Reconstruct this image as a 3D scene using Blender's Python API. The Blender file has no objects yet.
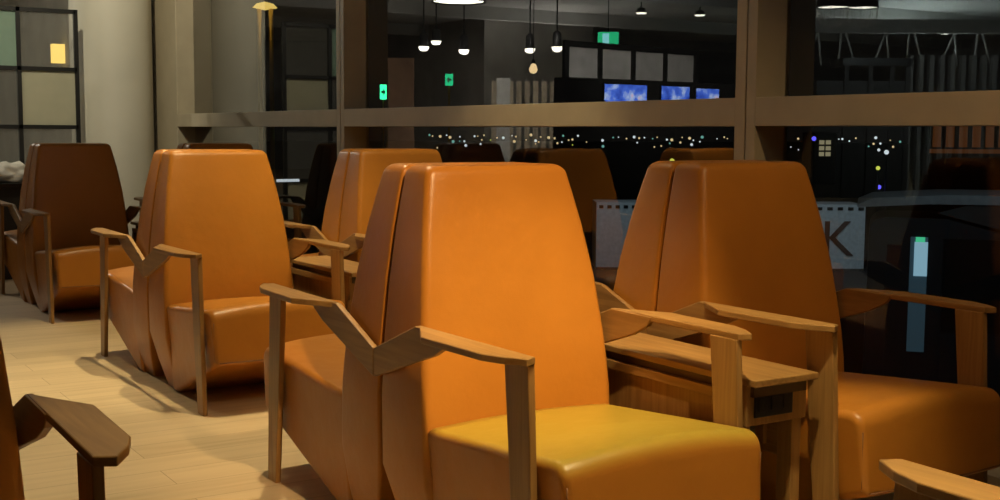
import bpy, bmesh, math, random
from mathutils import Vector, Matrix
random.seed(7)
C = bpy.context.scene.collection
PI = math.pi

# ------------------------------------------------------------------ helpers
def link(o, parent=None):
    C.objects.link(o)
    if parent is not None: o.parent = parent
    return o
def tag(o, label=None, cat=None, group=None, kind=None):
    if label: o['label'] = label
    if cat: o['category'] = cat
    if group: o['group'] = group
    if kind: o['kind'] = kind
    return o
def thing(name, label, cat, loc=(0, 0, 0), rz=0, group=None):
    o = bpy.data.objects.new(name, None); o.empty_display_size = .1
    link(o); o.location = loc; o.rotation_euler = (0, 0, rz)
    return tag(o, label, cat, group)
def obj(name, bm, m, parent=None, bevel=0, seg=2, smooth=False):
    bmesh.ops.recalc_face_normals(bm, faces=bm.faces[:])
    me = bpy.data.meshes.new(name); bm.to_mesh(me); bm.free()
    for mm in (m if isinstance(m, (list, tuple)) else [m]): me.materials.append(mm)
    o = bpy.data.objects.new(name, me); link(o, parent)
    if smooth:
        for p in me.polygons: p.use_smooth = True
    if bevel:
        b = o.modifiers.new('bevel', 'BEVEL'); b.width = bevel; b.segments = seg; b.limit_method = 'ANGLE'
    return o
def struct(name, bm, m, parent=None, **k):
    o = obj(name, bm, m, parent, **k)
    if parent is None: o['kind'] = 'structure'
    return o
def dup(root, loc=None, rz=None, label=None, group=None):
    r = root.copy(); C.objects.link(r)
    if loc is not None: r.location = loc
    if rz is not None: r.rotation_euler = (0, 0, rz)
    if label: r['label'] = label
    if group: r['group'] = group
    for ch in list(root.children):
        c = ch.copy(); C.objects.link(c); c.parent = r
        for g in list(ch.children):
            d = g.copy(); C.objects.link(d); d.parent = c
    return r
def box(bm, x0, x1, y0, y1, z0, z1, mat=0):
    v = [bm.verts.new((x, y, z)) for z in (z0, z1) for y in (y0, y1) for x in (x0, x1)]
    for f in ((0, 2, 3, 1), (4, 5, 7, 6), (0, 1, 5, 4), (2, 6, 7, 3), (0, 4, 6, 2), (1, 3, 7, 5)):
        bm.faces.new([v[i] for i in f]).material_index = mat
def B(*a):
    bm = bmesh.new(); box(bm, *a); return bm
def prism(bm, pts, lo, hi, axis='z', mat=0):
    def P(p, h):
        return {'z': (p[0], p[1], h), 'x': (h, p[0], p[1]), 'y': (p[0], h, p[1])}[axis]
    a = [bm.verts.new(P(p, lo)) for p in pts]; b = [bm.verts.new(P(p, hi)) for p in pts]
    n = len(pts)
    bm.faces.new(a[::-1]).material_index = mat; bm.faces.new(b).material_index = mat
    for i in range(n):
        bm.faces.new((a[i], a[(i+1) % n], b[(i+1) % n], b[i])).material_index = mat
def fillet(poly, radii, seg=5):
    out = []; n = len(poly)
    for i, p in enumerate(poly):
        r = radii[i] if isinstance(radii, (list, tuple)) else radii
        p = Vector(p); a = Vector(poly[i-1]) - p; b = Vector(poly[(i+1) % n]) - p
        if r <= 0: out.append(tuple(p)); continue
        ang = a.angle(b); t = min(r/math.tan(ang/2), a.length*.45, b.length*.45)
        r2 = t*math.tan(ang/2)
        bis = (a.normalized()+b.normalized()).normalized(); c = p + bis*(r2/math.sin(ang/2))
        s = p + a.normalized()*t - c; e = p + b.normalized()*t - c
        tot = s.angle_signed(e)
        for k in range(seg+1):
            q = -tot*k/seg
            out.append((c.x + s.x*math.cos(q) - s.y*math.sin(q), c.y + s.x*math.sin(q) + s.y*math.cos(q)))
    return out
def loft(bm, rings, mat=0, cap=True, smooth=True):
    vs = [[bm.verts.new(p) for p in r] for r in rings]; n = len(rings[0])
    for a, b in zip(vs, vs[1:]):
        for i in range(n):
            f = bm.faces.new((a[i], a[(i+1) % n], b[(i+1) % n], b[i])); f.smooth = smooth; f.material_index = mat
    if cap:
        bm.faces.new(vs[0][::-1]).material_index = mat; bm.faces.new(vs[-1]).material_index = mat
def lathe(bm, prof, seg=32, c=(0, 0, 0), mat=0, cap=False, a0=0, a1=2*PI):
    loft_r = []
    for k in range(seg):
        t = a0 + (a1-a0)*k/seg
        loft_r.append([bm.verts.new((c[0]+r*math.cos(t), c[1]+r*math.sin(t), c[2]+z)) for r, z in prof])
    for k in range(seg):
        a = loft_r[k]; b = loft_r[(k+1) % seg]
        for i in range(len(prof)-1):
            f = bm.faces.new((a[i], b[i], b[i+1], a[i+1])); f.smooth = True; f.material_index = mat
    if cap:
        bm.faces.new([r[0] for r in loft_r][::-1]).material_index = mat
        bm.faces.new([r[-1] for r in loft_r]).material_index = mat
def tube(bm, pts, r, seg=8, mat=0):
    pts = [Vector(p) for p in pts]; rings = []
    for i, p in enumerate(pts):
        d = (pts[min(i+1, len(pts)-1)] - pts[max(i-1, 0)]).normalized()
        u = d.cross(Vector((0, 0, 1)) if abs(d.z) < .95 else Vector((1, 0, 0))).normalized(); w = d.cross(u)
        rings.append([p + (u*math.cos(2*PI*k/seg) + w*math.sin(2*PI*k/seg))*r for k in range(seg)])
    loft(bm, rings, mat)
def text_bm(s, size, depth):
    cu = bpy.data.curves.new('t', 'FONT'); cu.body = s; cu.size = size; cu.extrude = depth
    cu.align_x = 'CENTER'; cu.align_y = 'CENTER'
    o = bpy.data.objects.new('t', cu); C.objects.link(o)
    bpy.context.view_layer.update()
    me = bpy.data.meshes.new_from_object(o.evaluated_get(bpy.context.evaluated_depsgraph_get()))
    bm = bmesh.new(); bm.from_mesh(me)
    bpy.data.objects.remove(o); bpy.data.curves.remove(cu); bpy.data.meshes.remove(me)
    return bm

# ------------------------------------------------------------------ materials
def nodes(name):
    m = bpy.data.materials.new(name); m.use_nodes = True
    nt = m.node_tree; return m, nt, nt.nodes['Principled BSDF'], nt.nodes['Material Output']
def N(nt, t, **k):
    n = nt.nodes.new(t)
    for a, b in k.items():
        if a in n.inputs.keys(): n.inputs[a].default_value = b
        else: setattr(n, a, b)
    return n
def ramp(nt, fac, stops):
    r = nt.nodes.new('ShaderNodeValToRGB'); e = r.color_ramp.elements
    while len(e) < len(stops): e.new(.5)
    for x, (p, c) in zip(e, stops): x.position = p; x.color = (*c, 1)
    nt.links.new(fac, r.inputs[0]); return r.outputs[0]
def simple(name, col, rough=.5, metal=0, var=.12, scale=6, spec=.5, bump=0):
    m, nt, b, out = nodes(name)
    tc = N(nt, 'ShaderNodeTexCoord'); no = N(nt, 'ShaderNodeTexNoise', Scale=scale, Detail=4.0)
    nt.links.new(tc.outputs['Object'], no.inputs['Vector'])
    c = ramp(nt, no.outputs['Fac'], [(.3, tuple(x*(1-var) for x in col)), (.7, tuple(x*(1+var) for x in col))])
    nt.links.new(c, b.inputs['Base Color'])
    b.inputs['Roughness'].default_value = rough; b.inputs['Metallic'].default_value = metal
    b.inputs['Specular IOR Level'].default_value = spec
    if bump:
        bp = N(nt, 'ShaderNodeBump', Strength=bump, Distance=.01); nt.links.new(no.outputs['Fac'], bp.inputs['Height'])
        nt.links.new(bp.outputs[0], b.inputs['Normal'])
    return m
def emit(name, col, s):
    m, nt, b, out = nodes(name)
    b.inputs['Base Color'].default_value = (*[min(1, x*.5) for x in col], 1)
    b.inputs['Emission Color'].default_value = (*col, 1); b.inputs['Emission Strength'].default_value = s
    return m
def leather(name='tan_leather', lit_top=False):
    m, nt, b, out = nodes(name)
    tc = N(nt, 'ShaderNodeTexCoord')
    big = N(nt, 'ShaderNodeTexNoise', Scale=3.0, Detail=5.0); fine = N(nt, 'ShaderNodeTexVoronoi', Scale=420.0)
    mid = N(nt, 'ShaderNodeTexNoise', Scale=14.0, Detail=3.0)
    for n in (big, fine, mid): nt.links.new(tc.outputs['Object'], n.inputs['Vector'])
    c = ramp(nt, big.outputs['Fac'], [(.3, (.385, .145, .019)), (.7, (.45, .175, .024))])
    if lit_top:      # yellow of strong overhead light painted into upward faces
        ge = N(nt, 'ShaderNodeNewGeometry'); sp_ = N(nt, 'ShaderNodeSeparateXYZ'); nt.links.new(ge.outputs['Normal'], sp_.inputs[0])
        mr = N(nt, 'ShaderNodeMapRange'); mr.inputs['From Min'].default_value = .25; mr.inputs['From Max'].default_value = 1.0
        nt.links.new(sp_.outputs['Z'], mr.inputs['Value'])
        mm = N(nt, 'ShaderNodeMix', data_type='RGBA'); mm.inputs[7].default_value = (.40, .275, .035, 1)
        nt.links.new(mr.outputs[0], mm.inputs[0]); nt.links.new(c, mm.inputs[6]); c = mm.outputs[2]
    nt.links.new(c, b.inputs['Base Color'])
    r = N(nt, 'ShaderNodeMapRange'); r.inputs['To Min'].default_value = .29; r.inputs['To Max'].default_value = .40
    nt.links.new(mid.outputs['Fac'], r.inputs['Value']); nt.links.new(r.outputs[0], b.inputs['Roughness'])
    b1 = N(nt, 'ShaderNodeBump', Strength=.12, Distance=.002); nt.links.new(fine.outputs['Distance'], b1.inputs['Height'])
    b2 = N(nt, 'ShaderNodeBump', Strength=.12, Distance=.02); nt.links.new(mid.outputs['Fac'], b2.inputs['Height'])
    nt.links.new(b1.outputs[0], b2.inputs['Normal']); nt.links.new(b2.outputs[0], b.inputs['Normal'])
    b.inputs['Specular IOR Level'].default_value = .38
    return m
def wood(name, c0, c1, rough=.42, axis=1):
    m, nt, b, out = nodes(name)
    tc = N(nt, 'ShaderNodeTexCoord'); mp = N(nt, 'ShaderNodeMapping')
    sc = [26.0, 26.0, 26.0]; sc[axis] = 1.6; mp.inputs['Scale'].default_value = sc
    no = N(nt, 'ShaderNodeTexNoise', Scale=2.2, Detail=6.0, Distortion=.6)
    nt.links.new(tc.outputs['Object'], mp.inputs[0]); nt.links.new(mp.outputs[0], no.inputs['Vector'])
    nt.links.new(ramp(nt, no.outputs['Fac'], [(.3, c0), (.7, c1)]), b.inputs['Base Color'])
    b.inputs['Roughness'].default_value = rough
    bp = N(nt, 'ShaderNodeBump', Strength=.08, Distance=.004); nt.links.new(no.outputs['Fac'], bp.inputs['Height'])
    nt.links.new(bp.outputs[0], b.inputs['Normal'])
    return m
def floor_mat():
    m, nt, b, out = nodes('oak_plank_floor')
    tc = N(nt, 'ShaderNodeTexCoord')
    br = N(nt, 'ShaderNodeTexBrick', Scale=1.0)
    br.inputs['Brick Width'].default_value = 1.25; br.inputs['Row Height'].default_value = .19
    br.inputs['Mortar Size'].default_value = .0016; br.inputs['Color1'].default_value = (0, 0, 0, 1); br.inputs['Color2'].default_value = (1, 1, 1, 1)
    br.inputs['Mortar'].default_value = (.5, .5, .5, 1); br.offset = .37
    nt.links.new(tc.outputs['Object'], br.inputs['Vector'])
    mp = N(nt, 'ShaderNodeMapping'); mp.inputs['Scale'].default_value = (1.2, 14, 14)
    no = N(nt, 'ShaderNodeTexNoise', Scale=1.5, Detail=6.0, Distortion=.4)
    nt.links.new(tc.outputs['Object'], mp.inputs[0]); nt.links.new(mp.outputs[0], no.inputs['Vector'])
    mx = N(nt, 'ShaderNodeMath', operation='MULTIPLY_ADD'); mx.inputs[1].default_value = .35
    nt.links.new(br.outputs['Color'], mx.inputs[0]); nt.links.new(no.outputs['Fac'], mx.inputs[2])
    c = ramp(nt, mx.outputs[0], [(.35, (.48, .355, .21)), (.6, (.56, .425, .26)), (.95, (.63, .485, .305))])
    mm = N(nt, 'ShaderNodeMix', data_type='RGBA'); mm.inputs[7].default_value = (.33, .23, .13, 1)
    nt.links.new(br.outputs['Fac'], mm.inputs[0]); nt.links.new(c, mm.inputs[6])
    nt.links.new(mm.outputs[2], b.inputs['Base Color']); b.inputs['Roughness'].default_value = .5
    return m
def glass_mat():
    m, nt, b, out = nodes('window_glass'); nt.nodes.remove(b)
    tr = N(nt, 'ShaderNodeBsdfTransparent'); tr.inputs[0].default_value = (.86, .88, .87, 1)
    gl = N(nt, 'ShaderNodeBsdfGlossy'); gl.inputs['Roughness'].default_value = 0.0
    fr = N(nt, 'ShaderNodeFresnel', IOR=1.5); mu = N(nt, 'ShaderNodeMath', operation='MULTIPLY'); mu.inputs[1].default_value = 2.5
    mu.use_clamp = True
    nt.links.new(fr.outputs[0], mu.inputs[0]); mx = N(nt, 'ShaderNodeMixShader')
    nt.links.new(mu.outputs[0], mx.inputs[0]); nt.links.new(tr.outputs[0], mx.inputs[1]); nt.links.new(gl.outputs[0], mx.inputs[2])
    nt.links.new(mx.outputs[0], out.inputs[0]); return m
def pane_mat(name, col, fac, rough=.3):
    m, nt, b, out = nodes(name); nt.nodes.remove(b)
    tr = N(nt, 'ShaderNodeBsdfTransparent'); df = N(nt, 'ShaderNodeBsdfTranslucent'); df2 = N(nt, 'ShaderNodeBsdfDiffuse')
    df.inputs[0].default_value = (*col, 1); df2.inputs[0].default_value = (*col, 1)
    no = N(nt, 'ShaderNodeTexNoise', Scale=2.0); mr = N(nt, 'ShaderNodeMapRange')
    mr.inputs['To Min'].default_value = fac*.85; mr.inputs['To Max'].default_value = min(1, fac*1.15)
    nt.links.new(no.outputs['Fac'], mr.inputs['Value'])
    a = N(nt, 'ShaderNodeAddShader'); nt.links.new(df.outputs[0], a.inputs[0]); nt.links.new(df2.outputs[0], a.inputs[1])
    mx = N(nt, 'ShaderNodeMixShader'); nt.links.new(mr.outputs[0], mx.inputs[0])
    nt.links.new(tr.outputs[0], mx.inputs[1]); nt.links.new(a.outputs[0], mx.inputs[2]); nt.links.new(mx.outputs[0], out.inputs[0])
    return m
def screen_mat():
    m, nt, b, out = nodes('screen_picture')
    tc = N(nt, 'ShaderNodeTexCoord'); no = N(nt, 'ShaderNodeTexNoise', Scale=5.0, Detail=3.0)
    nt.links.new(tc.outputs['Object'], no.inputs['Vector'])
    c = ramp(nt, no.outputs['Fac'], [(.3, (.02, .06, .45)), (.5, (.08, .2, .9)), (.62, (.5, .65, 1)), (.72, (.9, .5, .6))])
    nt.links.new(c, b.inputs['Emission Color']); b.inputs['Emission Strength'].default_value = 4.5
    b.inputs['Base Color'].default_value = (.02, .02, .05, 1); return m

M = dict(
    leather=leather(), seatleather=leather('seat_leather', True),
    seam=simple('seam_thread', (.20, .075, .018), .6),
    wood=wood('armrest_oak', (.24, .120, .034), (.36, .196, .062), .4, 1),
    legw=wood('leg_oak', (.24, .120, .034), (.36, .196, .062), .4, 2),
    gapshade=simple('table_gap_shade', (.10, .055, .025), .6),
    black=simple('black_plastic', (.012, .012, .012), .3),
    floor=floor_mat(),
    wall=simple('grey_plaster', (.42, .40, .36), .85, scale=2),
    ceil=simple('ceiling_paint', (.42, .42, .40), .9, scale=1),
    column=simple('pale_column', (.60, .575, .48), .55, scale=2, var=.05),
    frame=simple('bronze_frame', (.40, .345, .24), .5, .0, .06),
    groove=simple('frame_groove', (.05, .04, .03), .7),
    blackmetal=simple('black_metal', (.012, .012, .011), .45),
    glass=glass_mat(),
    frost=pane_mat('frosted_pane', (.30, .29, .22), .75),
    teal=pane_mat('green_tint_pane', (.18, .25, .20), .55),
    clear=pane_mat('clear_pane', (.2, .2, .18), .12),
    white=simple('white_paint', (.75, .74, .70), .6),
    cream=simple('cream_panel', (.62, .52, .38), .7),
    brown=simple('brown_panel', (.34, .20, .12), .7),
    dark=simple('dark_panel', (.05, .048, .045), .7),
    grey=simple('grey_fin', (.30, .29, .27), .7),
    asphalt=simple('asphalt', (.03, .032, .035), .85, scale=1),
    contw=simple('container_white', (.55, .60, .62), .6),
    contk=simple('container_brown', (.10, .045, .03), .7),
    busdark=simple('bus_side', (.022, .022, .025), .5),
    busroof=simple('bus_roof', (.34, .37, .38), .45),
    bldg=simple('far_facade', (.05, .04, .035), .9),
    brass=simple('brass_rod', (.55, .38, .12), .35, .7),
    paper=simple('crumpled_paper', (.80, .76, .66), .9, bump=.5, scale=9),
    e_white=emit('lamp_white', (1, .93, .80), 11), e_warm=emit('lamp_warm', (1, .72, .35), 5),
    e_green=emit('sign_green', (.03, .75, .30), 3.2), e_cyan=emit('sign_cyan', (.35, .95, 1), 3.5),
    e_amber=emit('amber', (1, .68, .16), 1.2), e_door=emit('door_light', (.45, .80, 1.0), .5), e_doorlow=emit('door_light_low', (.22, .42, .55), .055),
    e_doorg=emit('door_green', (.1, .9, .45), .6), e_orange=emit('facade_glow', (1, .33, .08), .045), e_win=emit('lit_windows', (.85, .75, .45), .28),
    c_warm=emit('city_warm', (1, .75, .38), .8), c_white=emit('city_white', (.85, .95, 1), .8), c_yel=emit('city_yellow', (.85, .9, .12), .8),
    c_teal=emit('city_teal', (.3, .8, .7), .5), c_blue=emit('city_blue', (.12, .10, 1), 1.6), screen=screen_mat())

# ------------------------------------------------------------------ camera (eye height 1.2 m)
f, yaw, pitch, roll = 1213.4, math.radians(32.572), math.radians(5.5508), math.radians(.3566)
s, c = math.sin(yaw), math.cos(yaw)
r0 = Vector((c, -s, 0)); f0 = Vector((s, c, 0)); zz = Vector((0, 0, 1))
fw = f0*math.cos(pitch) - zz*math.sin(pitch); up = zz*math.cos(pitch) + f0*math.sin(pitch)
rt = r0*math.cos(roll) + up*math.sin(roll); up = up*math.cos(roll) - r0*math.sin(roll)
cd = bpy.data.cameras.new('camera'); cam = link(bpy.data.objects.new('camera', cd))
cd.sensor_width = 36; cd.lens = f/1000*36; cd.clip_end = 2000; cd.clip_start = .05
cam.matrix_world = Matrix(((rt.x, up.x, -fw.x, 0), (rt.y, up.y, -fw.y, 0), (rt.z, up.z, -fw.z, 1.2), (0, 0, 0, 1)))
bpy.context.scene.camera = cam

# ------------------------------------------------------------------ lounge armchair
def make_chair():
    t = thing('lounge_armchair', '', 'armchair')
    # backrest: tapered leather column leaning back, narrowing at the foot
    HW = [(0, .262), (.12, .292), (.25, .316), (.45, .318), (.62, .308), (.78, .292), (.93, .270), (1.03, .251), (1.107, .234)]
    def interp(tab, z):
        for (a, va), (b, vb) in zip(tab, tab[1:]):
            if z <= b: return va + (vb-va)*(z-a)/(b-a)
        return tab[-1][1]
    FY = [(0, .285), (.40, .270), (.55, .256), (.8, .213), (.95, .178), (1.107, .137)]
    RY = [(0, .11), (.25, .008), (1.107, .006)]
    def ring(z, inset=0):
        w = interp(HW, z)-inset; y0 = interp(RY, z)+inset; y1 = interp(FY, z)-inset
        bow = .010 if z > .42 else 0
        poly = fillet([(w, y0), (w, y1), (-w, y1), (-w, y0)], [.010, .024, .024, .010], 5)
        out = []
        k = 12
        # subdivide the long front edge so that it can be slightly padded
        for i, p in enumerate(poly):
            out.append(p)
            if i == 11:
                q = poly[12]
                for j in range(1, k):
                    u = j/k; out.append((p[0]+(q[0]-p[0])*u, p[1] + bow*math.sin(PI*u)**.6))
        return [(x, y, z) for x, y in out]
    zs = [0, .06, .12, .19, .25, .31, .38, .45, .53, .62, .70, .78, .86, .93, .98, 1.03, 1.06]
    rings = [ring(z) for z in zs]
    R = .026
    for k in range(0, 7):
        th = k/6*PI/2; z = 1.107-R+R*math.sin(th)
        rings.append([(x, y, z) for x, y, _ in ring(z, R*(1-math.cos(th)))])
    bm = bmesh.new(); loft(bm, rings)
    bk = obj('backrest', bm, M['leather'], t)
    # seat: crowned cushion over a prow that slants back to the foot
    prof = fillet([(.245, .40), (.87, .452), (.893, .225), (.30, .0), (.245, 0)], [0, .048, .02, .02, 0], 7)
    # densify the top edge
    dense = []
    for i, p in enumerate(prof):
        dense.append(p); q = prof[(i+1) % len(prof)]
        L = math.dist(p, q)
        if L > .12:
            n = int(L/.06)
            for j in range(1, n): dense.append((p[0]+(q[0]-p[0])*j/n, p[1]+(q[1]-p[1])*j/n))
    prof = dense; n = len(prof)
    nrm = []
    for i in range(n):
        a = Vector(prof[i-1]); b = Vector(prof[(i+1) % n]); d = (b-a).normalized(); nrm.append(Vector((d.y, -d.x)))
    area = sum(prof[i][0]*prof[(i+1) % n][1]-prof[(i+1) % n][0]*prof[i][1] for i in range(n))
    sg = -1 if area > 0 else 1
    W = .316; RR = .022
    st = []
    for k in range(7):
        th = k/6*PI/2; st.append((W-RR+RR*math.sin(th), RR*(1-math.cos(th))))
    sts = [(-x, i) for x, i in st[::-1]] + [(-W+RR+(2*W-2*RR)*j/14, 0) for j in range(1, 14)] + st
    rings = []
    for x, ins in sts:
        rg = []
        for (y, z), nn in zip(prof, nrm):
            y2 = y + sg*nn.x*ins; z2 = z + sg*nn.y*ins
            cr = 1-(x/W)**2
            z3 = z2 + .026*cr*min(1, max(0, (z-.37)/.06))
            y3 = y2 + .010*cr*min(1, max(0, (y-.75)/.1))
            xs = x*(1 - .11*max(0, (.50-z3)/.50))
            rg.append((xs, y3, z3))
        rings.append(rg)
    bm = bmesh.new(); loft(bm, rings)
    se = obj('seat', bm, M['leather'], t)
    bm = bmesh.new()
    pts = []
    for j in range(15):
        x = -.284+.568*j/14; pts.append((x, .8905+.010*(1-(x/W)**2), .232))
    tube(bm, pts, .0028, 6)
    for sx in (-1, 1):
        tube(bm, [(sx*(.3135-.0012*(14-k)), .872, z) for k, z in enumerate((.245, .30, .36, .40))], .0022, 6)
    obj('seam', bm, M['seam'], se, smooth=True)
    # bent-oak armrests with V shaped brace, and legs
    for sx in (-1, 1):
        a, y1, ha, L = .324, .249, .685, .534
        plan = [(a, y1), (a+.088, y1+.167), (a+.080, y1+.440), (a+.060, y1+.500), (a+.026, y1+.558), (a-.008, y1+.540), (a-.004, y1+.3)]
        bm = bmesh.new(); prism(bm, [(sx*x, y) for x, y in plan], ha-.018, ha)
        side = [(y1, ha-.002), (y1+.19, ha-.004), (y1+.165, ha-.035), (y1+.10, ha-.068), (.0015, .503), (.0015, .586)]
        x0, x1 = sorted((sx*(a-.004), sx*(a+.014)))
        prism(bm, side, x0, x1, 'x')
        obj('armrest', bm, M['wood'], t, bevel=.003)
        bm = bmesh.new()
        x0, x1 = sorted((sx*(a-.009), sx*(a+.011)))
        prism(bm, [(.684, ha-.016), (.786, ha-.016), (.822, 0), (.752, 0), (.718, .30)], x0, x1, 'x')
        obj('leg', bm, M['legw'], t, bevel=.003)
    return t

chair0 = make_chair()
spots = [  # x, y, rotation, label
    (1.8726, 3.0711, PI, 'large orange leather armchair in the centre foreground, seat brightly lit', 'A'),
    (1.8726, 3.0711, 0, 'armchair back to back behind the big central one, its seat facing away left', 'A2'),
    (2.8536, 3.0465, PI, 'dim armchair on the right by the window, facing forward beyond the wooden side table', 'B'),
    (2.8536, 3.0465, 0, 'armchair behind the right-hand dim one, mostly its sloping back side showing', 'B2'),
    (1.9861, 5.7196, PI, 'orange armchair left of centre, second row, facing forward with seat side shadow on floor', 'C'),
    (1.9861, 5.7196, 0, 'armchair backing onto the second-row one, bright yellow seat facing the far dark chair', 'C2'),
    (3.0225, 5.8414, PI, 'second-row armchair near the window, showing behind the central chair, facing forward', 'E'),
    (3.0225, 5.8414, 0, 'second-row window-side armchair facing away, its narrow back side behind the small table', 'E2'),
    (1.9989, 8.5843, PI, 'far dark brown armchair at left with shadowed backrest, facing forward', 'D'),
    (1.9989, 8.5843, 0, 'farthest left armchair at the frame edge facing away, behind the dark brown one', 'D2'),
    (3.03, 8.62, PI, 'far armchair hidden behind the left-of-centre chair, only top edge visible, nearer one of its pair', 'H'),
    (3.03, 8.62, 0, 'far armchair hidden behind the left-of-centre chair, facing away toward the column', 'H2'),
    (.1545, 2.7199, PI, 'cropped foreground armchair at bottom left with dark scuffed wooden armrest', 'F'),
    (1.8807, .4638, 0, 'armchair cropped at bottom right corner, only its pale armrest tip showing', 'G'),
]
chairs = {}
for i, (x, y, r, lab, key) in enumerate(spots):
    o = chair0 if i == 0 else dup(chair0)
    o.location = (x, y, 0); o.rotation_euler = (0, 0, r); o['label'] = lab; o['group'] = 'leather lounge armchairs in back to back rows'
    chairs[key] = o
for key, k in (('A', 1.03), ('A2', 1.06)):          # these two cushions sit further forward
    for ch in chairs[key].children:
        if ch.name.startswith('seat'): ch.scale = (1, k, 1)
for key in ('A',):                                 # brightest-lit cushion, its light painted in as a yellower top
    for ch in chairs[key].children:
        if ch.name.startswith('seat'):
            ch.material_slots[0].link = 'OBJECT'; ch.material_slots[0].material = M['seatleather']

# ------------------------------------------------------------------ side tables between chairs (front faces local +y)
def make_table():
    t = thing('side_table', '', 'side table')
    bm = bmesh.new()
    prism(bm, [(-.118, .0), (.118, .0), (.118, .79), (-.118, .79)], .537, .556)
    obj('tabletop', bm, M['wood'], t, bevel=.003)
    bm = bmesh.new(); box(bm, -.098, .098, .06, .765, .505, .5365)
    obj('gap_shade', bm, M['gapshade'], t)  # dark block painted as the shade in the gap under the top
    for sx in (-1, 1):
        fr = bmesh.new()
        x0, x1 = sorted((sx*.098, sx*.116))
        box(fr, x0, x1, .03, .70, .485, .512)       # top rail
        box(fr, x0, x1, .03, .70, .30, .325)        # bottom rail
        box(fr, x0, x1, .62, .70, .325, .485); box(fr, x0, x1, .03, .09, .325, .485)
        p = obj('side_panel', fr, M['wood'], t, bevel=.002)
        x0, x1 = sorted((sx*.085, sx*.103))
        obj('inset_panel', B(x0, x1, .09, .62, .325, .485), M['legw'], p)
    bx = obj('outlet_box', B(-.112, .112, .68, .752, .425, .5365), M['legw'], t, bevel=.002)
    pl = obj('outlet_panel', B(-.055, .086, .752, .759, .446, .520), M['black'], t, bevel=.003)
    for k, x in enumerate((-.03, .015, .06)):
        bm = bmesh.new()
        box(bm, x-.013, x+.013, .759, .762, .464, .502)
        box(bm, x-.007, x-.004, .762, .7628, .477, .49); box(bm, x+.004, x+.007, .762, .7628, .477, .49)
        obj('socket', bm, M['blackmetal'], pl, bevel=.001)
    for sx in (-1, 1):
        for y0 in (.03, .68):
            x0, x1 = sorted((sx*.078, sx*.114))
            obj('leg', B(x0, x1, y0, y0+.055, 0, .447 if y0 > .5 else .30), M['legw'], t, bevel=.003)
    obj('dark_body', B(-.074, .084, .05, .60, .02, .424), M['dark'], t, bevel=.003)  # dark block standing in for the shaded void between the legs
    return t
tb = make_table()
for i, (x, y, r, lab) in enumerate([
        (2.363, 3.06, PI, 'wooden side table with black power sockets between the central chair and right dim chair'),
        (2.504, 5.78, PI, 'small wooden side table between the two second-row chairs, beyond the central chair'),
        (2.515, 8.60, PI, 'wooden side table beside the far dark brown chair, hidden behind second-row chair')]):
    o = tb if i == 0 else dup(tb)
    o.location = (x, y, 0); o.rotation_euler = (0, 0, r); o['label'] = lab; o['group'] = 'wooden side tables between armchairs'

# ------------------------------------------------------------------ room shell
GX = 3.58
struct('floor', B(-24, 3.60, -6, 36, -.05, 0), M['floor'])
struct('ceiling', B(-24, 3.75, -6, 36, 4.0, 4.1), M['ceil'])
struct('wall_back', B(-24, 3.75, 36, 36.2, 0, 4.0), M['wall'])
struct('wall_left', B(-24.2, -24, -6, 36.2, 0, 4.0), M['wall'])
struct('wall_front', B(-24, 3.75, -6.2, -6, 0, 4.0), M['wall'])
bm = bmesh.new(); box(bm, 3.42, 3.75, 10.70, 11.32, 0, 4.0)
pil = struct('trim_1', bm, M['frame'], bevel=.006)
struct('wall_right', B(3.42, 3.75, 11.32, 36, 0, 4.0), M['wall'])
# service core in the hall and ceiling beams (seen as reflections in the glazing)
struct('wall_core', B(-12.0, -8.7, 25.6, 31, 0, 4.0), M['wall'])
bm = bmesh.new()
for y in (13.5, 18.5, 23.5, 28.5): box(bm, -24, 3.4, y-.12, y+.12, 3.72, 3.999)
struct('trim_2', bm, M['ceil'])

def bay(n, y0, y1, mul):
    fr = bmesh.new()
    zb = 1.23; zt = 1.342
    box(fr, 3.42, 3.60, y0, y1, zb, zt)                       # transom
    box(fr, 3.42, 3.60, y0, y1, 0, .10)                       # bottom rail
    box(fr, 3.42, 3.60, y0, y1, 3.85, 4.0)                    # head
    if mul:                                                   # split mullion with shadow gap
        box(fr, 3.42, 3.60, y1, y1+.051, 0, 4.0); box(fr, 3.42, 3.60, y1+.059, y1+.115, 0, 4.0)
    w = struct('window_%d' % n, fr, M['frame'], bevel=.002)
    if mul: obj('gap_strip', B(3.43, 3.59, y1+.05, y1+.06, 0, 4.0), M['groove'], w)
    for (z0, z1) in ((.10, zb), (zt, 3.85)):
        g = bmesh.new()
        v = [g.verts.new(p) for p in ((GX, y0, z0), (GX, y1, z0), (GX, y1, z1), (GX, y0, z1))]
        fc = g.faces.new(v); 
        me = bpy.data.meshes.new('glass_pane'); 
        fc.normal_update()
        if fc.normal.x > 0: fc.normal_flip()
        g.to_mesh(me); g.free(); me.materials.append(M['glass'])
        link(bpy.data.objects.new('glass_pane', me), w)
bay(1, 7.365, 10.70, False)
bay(2, 3.615, 7.25, True)
bay(3, -.135, 3.50, True)
bay(4, -3.885, -.25, True)
struct('wall_corner', B(3.42, 3.75, -6, -3.885, 0, 4.0), M['wall'])

# round column at the end of the glazing
bm = bmesh.new()
lathe(bm, [(.36, 0), (.36, 1), (.36, 2), (.36, 3), (.36, 4.0)], 64, (3.03, 11.36, 0))
struct('column_1', bm, M['column'])

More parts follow.
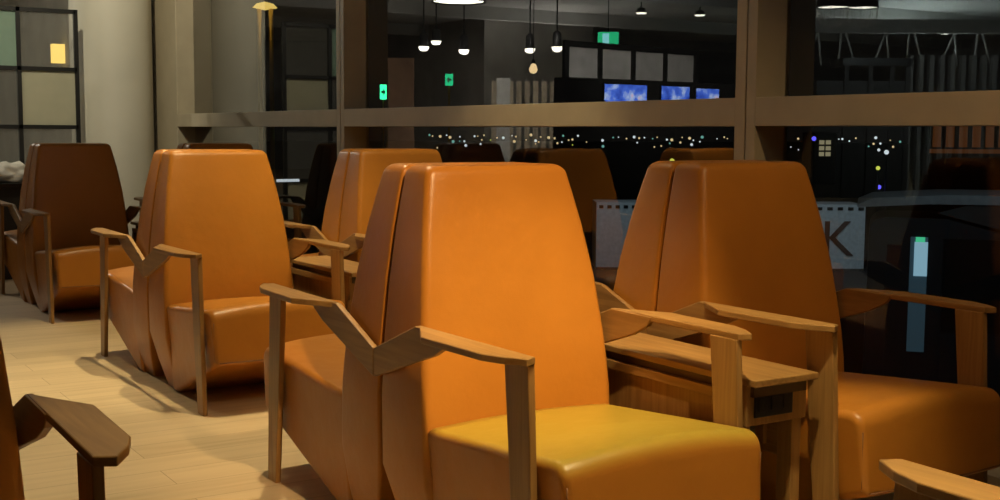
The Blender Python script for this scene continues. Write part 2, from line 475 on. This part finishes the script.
# black grid partition beside the column
px1, py = 2.60, 10.95
part = thing('grid_partition', 'black metal grid partition with glass panes beside the pale column', 'partition', (px1, py, 0))
xs = [0.02-.475*k for k in range(0, 3)]; zs = [.03, .72, 1.22, 1.715, 2.21]
fr = bmesh.new()
for x in xs: box(fr, x-.017, x+.017, -.02, .02, 0, 2.227)
for z in zs: box(fr, xs[-1], xs[0], -.02, .02, z-.017, z+.017)
obj('grid_frame', fr, M['blackmetal'], part)
kinds = {(0, 3): 'clear', (0, 2): 'frost', (0, 1): 'clear', (1, 3): 'teal', (1, 2): 'clear', (1, 1): 'clear'}
for i in range(2):
    for j in range(4):
        m = kinds.get((i, j), ['frost', 'clear', 'teal'][(i*2+j) % 3])
        obj('pane', B(xs[i+1]+.017, xs[i]-.017, -.003, .003, zs[j]+.017, zs[j+1]-.017), M[m], part)

# dark counter and crumpled paper at far left
ct = thing('counter', 'dark counter at far left edge behind the farthest armchair', 'counter', (1.45, 10.45, 0))
obj('countertop', B(-.95, .66, -.24, .24, .735, .77), M['black'], ct, bevel=.004)
obj('dark_body', B(-.93, .62, -.2, .22, 0, .735), M['dark'], ct)
bm = bmesh.new(); bmesh.ops.create_icosphere(bm, subdivisions=4, radius=1)
from mathutils import noise
for v in bm.verts:
    p = v.co.copy(); k = 1 + .35*noise.noise(p*1.7) + .16*noise.noise(p*4.3)
    v.co = Vector((p.x*.19*k, p.y*.12*k, max(-.055, p.z*.105*k)))
pp = obj('crumpled_paper', bm, M['paper'], smooth=True); pp.location = (1.93, 10.42, .8265)
tag(pp, 'crumpled white paper bundle lying on the dark counter at far left', 'paper')

# ------------------------------------------------------------------ hall furnishings mirrored in the glass
def sign(name, loc, w, h, rz, label, post, drop=None):
    t = thing(name, label, 'sign', loc, rz)
    obj('panel', B(-w/2, w/2, -.02, .02, 0, h), M['e_green'], t)
    bm = bmesh.new()
    prism(bm, [(-w*.30, h*.42), (0, h*.42), (0, h*.22), (w*.32, h*.5), (0, h*.78), (0, h*.58), (-w*.30, h*.58)], -.026, -.020, 'y')
    obj('arrow', bm, M['white'], t)
    if post: obj('post', B(-.018, .018, .03, .06, -(drop or loc[2]), h*.5), M['brass'], t)
    else: obj('hanger', B(-.01, .01, -.005, .005, h, 4.0-loc[2]), M['blackmetal'], t)
sign('apron_sign', (13.72, 26.84, 1.98), .16, .36, -.45, 'small green lit sign outside, beside the left window mullion', True, 7.0)
sign('exit_sign', (-2.89, 17.31, 1.95), .13, .19, .526, 'green lit exit sign on a slim pole reflected in the window', True)
t = thing('hanging_exit_sign', 'green and white hanging exit sign reflected above the black display frame', 'sign', (-8.74, 20.69, 3.06), .655)
obj('sign_face', B(-.22, .22, -.03, .03, 0, .26), M['e_green'], t)
obj('pictogram', B(-.02, .12, -.045, -.031, .01, .23), M['e_cyan'], t); obj('hanger', B(-.01, .01, -.005, .005, .24, .94), M['blackmetal'], t)

# framed display and monitor wall, along local x from right to left of the hall
ang = math.atan2(15.15-14.66, -6.27+3.33)
t = thing('display_frame', 'black framed display with four grey panes reflected above the monitors', 'display frame', (-3.33, 14.66, 0), ang)
L = math.hypot(2.94, .49)
bm = bmesh.new()
for x in (0, L*.24, L*.49, L*.745, L): box(bm, x-.045, x+.045, -.03, .03, 0, 2.55)
for z in (2.5, 1.30): box(bm, 0, L, -.03, .03, z-.045, z+.045)
obj('frame', bm, M['blackmetal'], t)
for a, b in ((0, .24), (.24, .49), (.49, .745), (.745, 1)):
    obj('pane', B(L*a+.045, L*b-.045, -.004, .004, 1.345, 2.455), M['white'], t)
t = thing('monitor_wall', 'black wall of blue lit monitors reflected in the window', 'monitor wall', (-2.75, 13.72, 0), math.atan2(.27, -3.3))
obj('housing', B(-.1, 3.7, -.25, 0, 0, 1.96), M['blackmetal'], t)
for a, b, z0, z1 in ((.60, 1.42, 1.62, 1.885), (1.72, 2.30, 1.62, 1.885), (2.45, 2.94, 1.62, 1.87)):
    m_ = obj('monitor', B(a-.02, b+.02, 0, .03, z0-.02, z1+.02), M['black'], t)
    obj('screen', B(a, b, .030, .034, z0, z1), M['screen'], m_)

# slatted white screen with a post
ang = math.atan2(21.18-22.04, -7.98+6.64); L = math.hypot(1.34, .86)
t = thing('slatted_screen', 'white vertical slat screen reflected left of the black display frame', 'screen', (-6.64, 22.04, 0), ang)
for k in range(9):
    if k == 1: continue
    x = L*(k+.2)/9; obj('slat', B(x, x+.11, -.02, .02, 0, 2.28), M['cream'], t)
obj('post', B(L*.09, L*.27, -.05, .05, 0, 2.34), M['white'], t)
# brown panel board
t = obj('panel_board', B(-.30, .30, -.03, .03, 0, 2.87), M['brown']); t.location = (-5.98, 24.82, 0); t.rotation_euler = (0, 0, .5)
tag(t, 'tall plain brown panel reflected beside the left window mullion', 'panel')
# fins, kiosk and lattice on the right
ang = math.atan2(14.97-15.94, -13.99+12.47)
t = thing('fin_screen', 'grey vertical fin screen reflected in the upper right pane', 'screen', (-12.47, 15.94, 0), ang)
for k in range(11):
    obj('fin', B(k*.205, k*.205+.085, -.08, .08, 0, 2.75), M['grey'], t)
ang = math.atan2(15.27-16.21, -11.65+10.18)
t = thing('kiosk', 'dark kiosk with overhanging roof reflected in the upper right pane', 'kiosk', (-10.18, 16.21, 0), ang)
obj('body', B(.05, 1.75, -.6, .0, 0, 2.2), M['dark'], t); obj('roof', B(.5, 1.8, -.8, .1, 2.48, 2.62), M['blackmetal'], t)
for x in (.55, 1.0, 1.4, 1.7): obj('upright', B(x, x+.08, 0, .06, 0, 2.48), M['dark'], t)
ang = math.atan2(16.23-18.30, -15.74+12.49)
t = thing('ceiling_lattice', 'pale criss-cross rod lattice hanging, reflected in the upper right pane', 'lattice', (-11.6, 18.8, 0), ang)
for k in range(14):
    x = k*.36; bm = bmesh.new(); d = [.05, -.22, .28, -.08][k % 4]
    tube(bm, [(x, 0, 2.65), (x+d, 0, 3.35)], .022, 6); obj('rod', bm, M['white'], t)
obj('rail', B(-.2, 5.2, -.06, .06, 3.33, 3.62), M['grey'], t)

def pendant(loc, r, lab, cage=True):
    t = thing('pendant_lamp', lab, 'lamp', loc, group='dome pendant lamps')
    bm = bmesh.new(); lathe(bm, [(r, 0), (r*.93, r*.42), (r*.66, r*.78), (r*.3, r*.97), (.03, r*1.02), (.03, r*1.1)], 32)
    obj('shade', bm, M['blackmetal'], t)
    bm = bmesh.new(); lathe(bm, [(0.001, .012), (r*.92, .012)], 32); obj('diffuser', bm, M['e_white'], t)
    bm = bmesh.new(); tube(bm, [(0, 0, r*1.05), (0, 0, 4.0-loc[2])], .008, 6); obj('cord', bm, M['blackmetal'], t)
    if not cage: return
    bm = bmesh.new()
    for k in range(10):
        a = 2*PI*k/10; tube(bm, [(r*.95*math.cos(a)*q, r*.95*math.sin(a)*q, -z) for q, z in ((1, 0), (.97, r*.5), (.75, r*.95), (.3, r*1.2))], .004, 5)
    obj('cage', bm, M['grey'], t)
pendant((-3.55, 9.77, 2.63), .19, 'dome pendant lamp with wire cage reflected at top right, left of the two')
pendant((-4.25, 9.95, 2.68), .19, 'dome pendant lamp with wire cage reflected at top right, right of the two')
pendant((1.05, 10.34, 2.455), .27, 'large pendant lamp rim reflected at top centre of the window', False)
t = thing('bulb_pendant', 'bare bulb pendant hanging, reflected left of the black display frame', 'lamp', (-4.05, 16.57, 2.15))
bm = bmesh.new(); lathe(bm, [(.001, 0), (.05, .02), (.07, .07), (.05, .13), (.025, .17)], 20); obj('bulb', bm, M['e_warm'], t)
bm = bmesh.new(); lathe(bm, [(.03, .165), (.03, .23), (.004, .24)], 16); tube(bm, [(0, 0, .23), (0, 0, 1.85)], .006, 6); obj('cord', bm, M['blackmetal'], t)

def make_spot():
    t = thing('ceiling_spotlight', '', 'spotlight')
    bm = bmesh.new(); lathe(bm, [(.065, 0), (.07, .02), (.07, .20), (.03, .24), (.001, .24)], 20); obj('can', bm, M['blackmetal'], t)
    bm = bmesh.new(); lathe(bm, [(.001, -.075), (.06, -.06), (.085, -.02), (.085, .004)], 20); obj('lens', bm, M['e_white'], t)
    bm = bmesh.new(); tube(bm, [(0, 0, .235), (0, 0, .85)], .012, 8); obj('stem', bm, M['blackmetal'], t)
    return t
sp = make_spot()
far = [(-4.97, 21.92, 2.92), (-5.43, 22.22, 3.07), (-5.66, 21.48, 2.86), (-6.79, 20.75, 2.89), (-6.68, 19.64, 2.86), (-8.69, 19.54, 3.63), (-10.1, 19.35, 3.65), (-18.12, 19.45, 3.67)]
far_l = ['lit ceiling spotlight reflected in the middle pane, leftmost of the first cluster', 'lit ceiling spotlight reflected just above the leftmost one', 'lit ceiling spotlight reflected right of the leftmost pair',
         'lit ceiling spotlight reflected above the bare bulb pendant', 'lit ceiling spotlight reflected just left of the black display frame',
         'lit ceiling spotlight reflected high above the exit sign', 'lit ceiling spotlight reflected beside the right window mullion at the top', 'bright lit ceiling spotlight reflected in the upper right pane']
first = True
for (x, y, z), lab in zip(far, far_l):
    o = sp if first else dup(sp); first = False
    o.location = (x, y, z); o.scale = (1.25, 1.25, (3.99-z)/.85); o['label'] = lab; o['group'] = 'ceiling spotlights'

# light sources: small recessed-style spots above the seats
def lamp(loc, target, energy, cone, blend=.5, size=.03, col=(1, .77, .47)):
    l = bpy.data.lights.new('spot', 'SPOT'); l.energy = energy; l.spot_size = math.radians(cone); l.spot_blend = blend
    l.shadow_soft_size = size; l.color = col
    o = link(bpy.data.objects.new('spot', l)); o.location = loc
    o.rotation_euler = (Vector(target)-Vector(loc)).to_track_quat('-Z', 'Y').to_euler()
    return o
YEL, ORG = (1, .80, .42), (1, .66, .30)
near = [  # position, target on the floor, watts, cone, blend, colour
    ((1.80, 1.75), (1.95, 2.3), 340, 43, .6, YEL, 'ceiling spotlight above the aisle in front of the central chair'),
    ((1.45, .75), (2.02, 3.6), 450, 29, .8, ORG, 'added unseen spotlight over the bottom right corner chair, aimed at the central backrest'),  # added warm spot that turns the central backrest orange
    ((1.95, 4.5), (1.75, 4.45), 225, 85, .5, YEL, 'ceiling spotlight above the aisle between first and second rows'),
    ((1.95, 6.5), (1.85, 6.5), 230, 60, .6, YEL, 'ceiling spotlight above the aisle before the far dark chair'),
    ((1.15, 4.2), (1.05, 4.1), 22, 70, .8, YEL, 'ceiling spotlight above the open floor at left'),
    ((1.1, 5.9), (1.0, 5.7), 45, 70, .8, YEL, 'ceiling spotlight above the open floor farther back at left'),
    ((.75, 1.9), (.62, 2.1), 120, 24, .8, YEL, 'added unseen spotlight above the scuffed dark armrest at bottom left'),  # added fill to brighten the armrest top
    ((1.85, 1.05), (1.6, 1.1), 460, 32, .8, YEL, 'added unseen spotlight above the cropped bottom right armrest'),  # added fill to lift the armrest tip
    ((2.75, 4.75), (3.0, 5.2), 115, 62, .7, YEL, 'added unseen spotlight above the second-row window chair'),  # added fill for the window chair, small table and frame
    ((2.55, 1.1), (3.2, 3.7), 85, 46, .9, ORG, 'added unseen spotlight aimed at the right-hand dim chair and window transom')]  # added fill for the right chair and the transom
for p, tg, e, cone, bl, col, lab in near:
    o = dup(sp, (p[0], p[1], 3.15)); o.scale = (1, 1, 1); o['label'] = lab
    lamp((p[0], p[1], 3.05), (tg[0], tg[1], 0), e, cone, bl, .03, col)
lamp((1.7, 8.7, 3.8), (3.0, 11.4, 2.0), 260, 75, .8, col=(1, .90, .66))
lamp((.4, 14.0, 3.7), (1.9, 11.2, 1.4), 190, 70, .8, col=(1, .93, .75))  # added lamp without fixture, brightens the space behind the partition
lamp((-4.2, 10.5, 3.7), (-4.8, 14.8, 1.9), 700, 60, .8, col=(1, .95, .85))  # added lamp without fixture for the display panes
lamp((-5.0, 18, 3.7), (-7.3, 21.6, 1.6), 450, 60, .8, col=(1, .95, .85))  # added lamp without fixture for the slatted screen
lamp((-9.5, 13, 3.7), (-12.5, 16, 2.2), 400, 90, .8, col=(.85, 1, .97))  # added lamp without fixture for the fins and lattice
lamp((-3.0, 22, 3.8), (-6.0, 24.9, 1.9), 130, 60, .8, col=(1, .85, .66))  # added lamp without fixture for the brown panel
for p, e, cc in (((-7, 17, 2.4), 420, (.95, 1, .95)), ((-9, 23, 2.4), 500, (1, .95, .85)), ((-15, 18, 2.4), 1500, (.82, 1, .97)), ((-4, 20, 2.4), 330, (1, .92, .8)), ((1.2, 15, 2.5), 260, (1, .95, .8))):
    lamp(p, (p[0], p[1], 4), e*.52, 165, .6, .03, cc)        # added unseen uplights, brightening the ceiling mirrored in the glass

# small lamps seen through the partition
t = obj('wall_lamp', B(-.09, .09, -.05, .05, 0, .22), M['e_amber']); t.location = (3.37, 14.87, 1.97)
tag(t, 'small amber wall lamp glowing through the upper partition pane', 'lamp')

# ------------------------------------------------------------------ outside at night
struct('apron_ground', B(3.8, 700, -300, 700, -5.2, -5.0), M['asphalt'])
def container(loc, rz, w, h, lab, letter):
    t = thing('cargo_container', lab, 'container', loc, rz)
    bm = bmesh.new(); box(bm, 0, w, 0, 2.4, 0, h)
    for k in range(10):
        x = w*(k+.25)/10; box(bm, x, x+w*.045, -.03, 0, .1, h-.35)
    obj('shell', bm, M['contw'], t)
    bm = bmesh.new()
    for k in range(7):
        x = w*(k+.3)/7; box(bm, x, x+w*.075, -.035, 0, h-.26, h-.12)
    obj('vent_row', bm, M['black'], t)
    obj('base_rail', B(0, w, -.04, 0, 0, .10), M['dark'], t)
    if letter:
        tm = text_bm('K', 2.3, .02)
        bmesh.ops.rotate(tm, verts=tm.verts, cent=(0, 0, 0), matrix=Matrix.Rotation(PI/2, 3, 'X'))
        bmesh.ops.translate(tm, verts=tm.verts, vec=(w*.62, -.06, h*.46))
        obj('letter', tm, M['contk'], t)
    return t
container((40.8, 39.2, -5), math.atan2(-1.16, 1.81), 3.3, 3.02, 'white ribbed cargo container with dark letter K outside, right of the dim chair', True)
container((33.3, 44.0, -5), math.atan2(-.85, 1.34), 2.6, 3.05, 'white cargo container outside between the central and right chairs', False)
# apron bus with lit doorway
ang = -.863
t = thing('apron_bus', 'dark apron bus with pale roof and lit doorway outside the right window', 'bus', (19.85, 16.99, -5), ang)
bm = bmesh.new()
prism(bm, fillet([(0, .4), (.05, 4.5), (9, 4.5), (9, .4)], [.1, .3, .2, .1], 5), 0, 2.6, 'y'); obj('body', bm, M['busdark'], t)
bm = bmesh.new()
prism(bm, fillet([(-.35, 4.70), (.1, 4.90), (1.5, 4.99), (9.1, 5.02), (9.1, 4.84), (1.2, 4.80)], [.03, .2, .2, .05, .05, .3], 5), -.12, 2.7, 'y'); obj('roof', bm, M['busroof'], t)
bm = bmesh.new(); prism(bm, [(1.35, 4.62), (2.0, 4.81), (8.9, 4.84), (8.9, 4.25), (2.6, 4.30)], -.08, 0, 'y'); obj('roof_fairing', bm, M['dark'], t)
d = obj('doorway', B(.86, 1.20, -.03, 0, 1.75, 4.12), M['e_doorlow'], t)
obj('lit_panel', B(.94, 1.20, -.05, -.03, 3.32, 4.02), M['e_door'], d); obj('door_bar', B(.80, 1.24, -.06, -.03, 2.82, 2.95), M['black'], d)
obj('green_sign', B(.96, 1.14, -.06, -.03, 4.02, 4.12), M['e_doorg'], d)
for x in (1.5, 3.2, 4.9): obj('side_window', B(x, x+1.4, -.02, 0, 2.2, 4.1), M['black'], t)
for x in (1.6, 7.2):
    bm = bmesh.new(); tube(bm, [(x, -.02, .5), (x, .25, .5)], .5, 24); obj('wheel', bm, M['black'], t)
# terminal and block
ang = math.atan2(74.6-78.5, 106.1-100.0)
t = thing('terminal_building', 'far orange lit terminal facade outside at right', 'building', (100.2, 78.4, -5), ang)
obj('facade', B(0, 16, 0, 6, 0, 7.6), M['bldg'], t)
for k in range(12): obj('lit_bay', B(.3+k*1.3, .3+k*1.3+.8, -.1, 0, 5.0, 7.2), M['e_orange'], t)
obj('apron_strip', B(0, 16, -.6, -.1, 4.4, 4.8), M['e_orange'], t)
ang = math.atan2(-.83, 1.3)
t = thing('office_block', 'distant dark block with yellowish lit windows outside above the right chair', 'building', (108, 109, -5), ang)
obj('facade', B(6.3, 9.0, 0, 6, 0, 6.4), M['bldg'], t)
for i in range(2):
    for j in range(3): obj('lit_window', B(6.9+i*.8, 7.5+i*.8, -.1, 0, 3.5+j*.72, 4.0+j*.72), M['e_win'], t)
# dark maintenance hut hides the foot of the light mast
t = thing('light_mast', 'double brass coloured light mast with glowing head outside behind the left pane', 'light mast', (11.3, 28.4, -5))
for x in (-.12, .12):
    bm = bmesh.new(); tube(bm, [(x, -.08*x/.12, 0), (x, -.08*x/.12, 9.2)], .055, 10); obj('pole', bm, M['brass'], t)
bm = bmesh.new(); lathe(bm, [(.001, 9.12), (.30, 9.18), (.2, 9.28), (.001, 9.33)], 24); obj('lamp_head', bm, M['e_amber'], t)
obj('light_strip', B(.25, .85, -.02, .02, 4.93, 5.0), M['c_white'], t)
# points of light in the distance
def ico(name, r, m):
    bm = bmesh.new(); bmesh.ops.create_icosphere(bm, subdivisions=2, radius=r); o = obj(name, bm, m); return o
protos = {k: ico('city_light', .42, M[k]) for k in ('c_warm', 'c_white', 'c_yel', 'c_teal')}
used = set(); placed = []
def city(az, dep, k, sc):
    D = 420.0
    o = protos[k] if k not in used else protos[k].copy()
    if k in used: C.objects.link(o)
    used.add(k)
    a = math.radians(az); o.location = (D*math.sin(a), D*math.cos(a), 1.2-D*math.tan(math.radians(dep))); o.scale = (sc,)*3
    tag(o, 'tiny point of light in the distant city seen through the lower window panes', 'city light', 'distant city lights at night')
i = 0
while i < 92:
    az = random.uniform(29.2, 43.3) if i < 64 else random.uniform(45.8, 54.8)
    dep = .12 + abs(random.gauss(0, .28)) if i < 64 else .1+random.uniform(0, .9)
    if any(abs(az-a)<.14 and abs(dep-b)<.14 for a, b in placed) or dep > .78: continue
    placed.append((az, dep)); i += 1
    k = random.choices(['c_warm', 'c_white', 'c_yel', 'c_teal'], [5, 4, 1.2, 3])[0]
    city(az, dep, k, random.choice([.55, .7, .9, 1.2]))
for loc, m, r, lab in [((39.43, 46.01, -.17), 'c_yel', .13, 'yellow-green light just above the seam of the right chair pair'),
                       ((45.0, 38.0, -.35), 'c_yel', .10, 'small yellow light outside above the white container'),
                       ((80.5, 75.1, .8), 'c_blue', .2, 'dim violet-blue light in the distance just below the transom'),
                       ((48.07, 40.49, -1.39), 'c_blue', .11, 'small blue light outside below the yellow one'),
                       ((52.66, 37.56, -1.65), 'c_blue', .10, 'small blue light outside above the bus roof at far right'),
                       ((48.3, 40.3, .33), 'c_white', .12, 'bright white light outside above the small yellow one')]:
    t = thing('apron_light', lab, 'light', (loc[0], loc[1], -5)); g = ico('globe', r, M[m]); g.parent = t; g.location = (0, 0, loc[2]+5)
    obj('pole', B(-.03, .03, -.03, .03, 0, loc[2]+5-r*.9), M['blackmetal'], t)
# added unseen cool floods brightening the containers and bus roof
for loc, tg, e in (((30, 27, 8), (42, 38.4, -3.5), 2600), ((28, 36, 6), (34, 43.5, -3.5), 1100), ((16, 9, 6), (22, 15.5, -.2), 420)):
    lamp(loc, tg, e, 50, .8, .3, (.72, .90, 1))

# ------------------------------------------------------------------ world and look
w = bpy.data.worlds.new('night'); bpy.context.scene.world = w; w.use_nodes = True
w.node_tree.nodes['Background'].inputs[0].default_value = (.010, .009, .008, 1); w.node_tree.nodes['Background'].inputs[1].default_value = .25
vs = bpy.context.scene.view_settings; vs.view_transform = 'Standard'; vs.look = 'None'; vs.exposure = 0; vs.gamma = 1
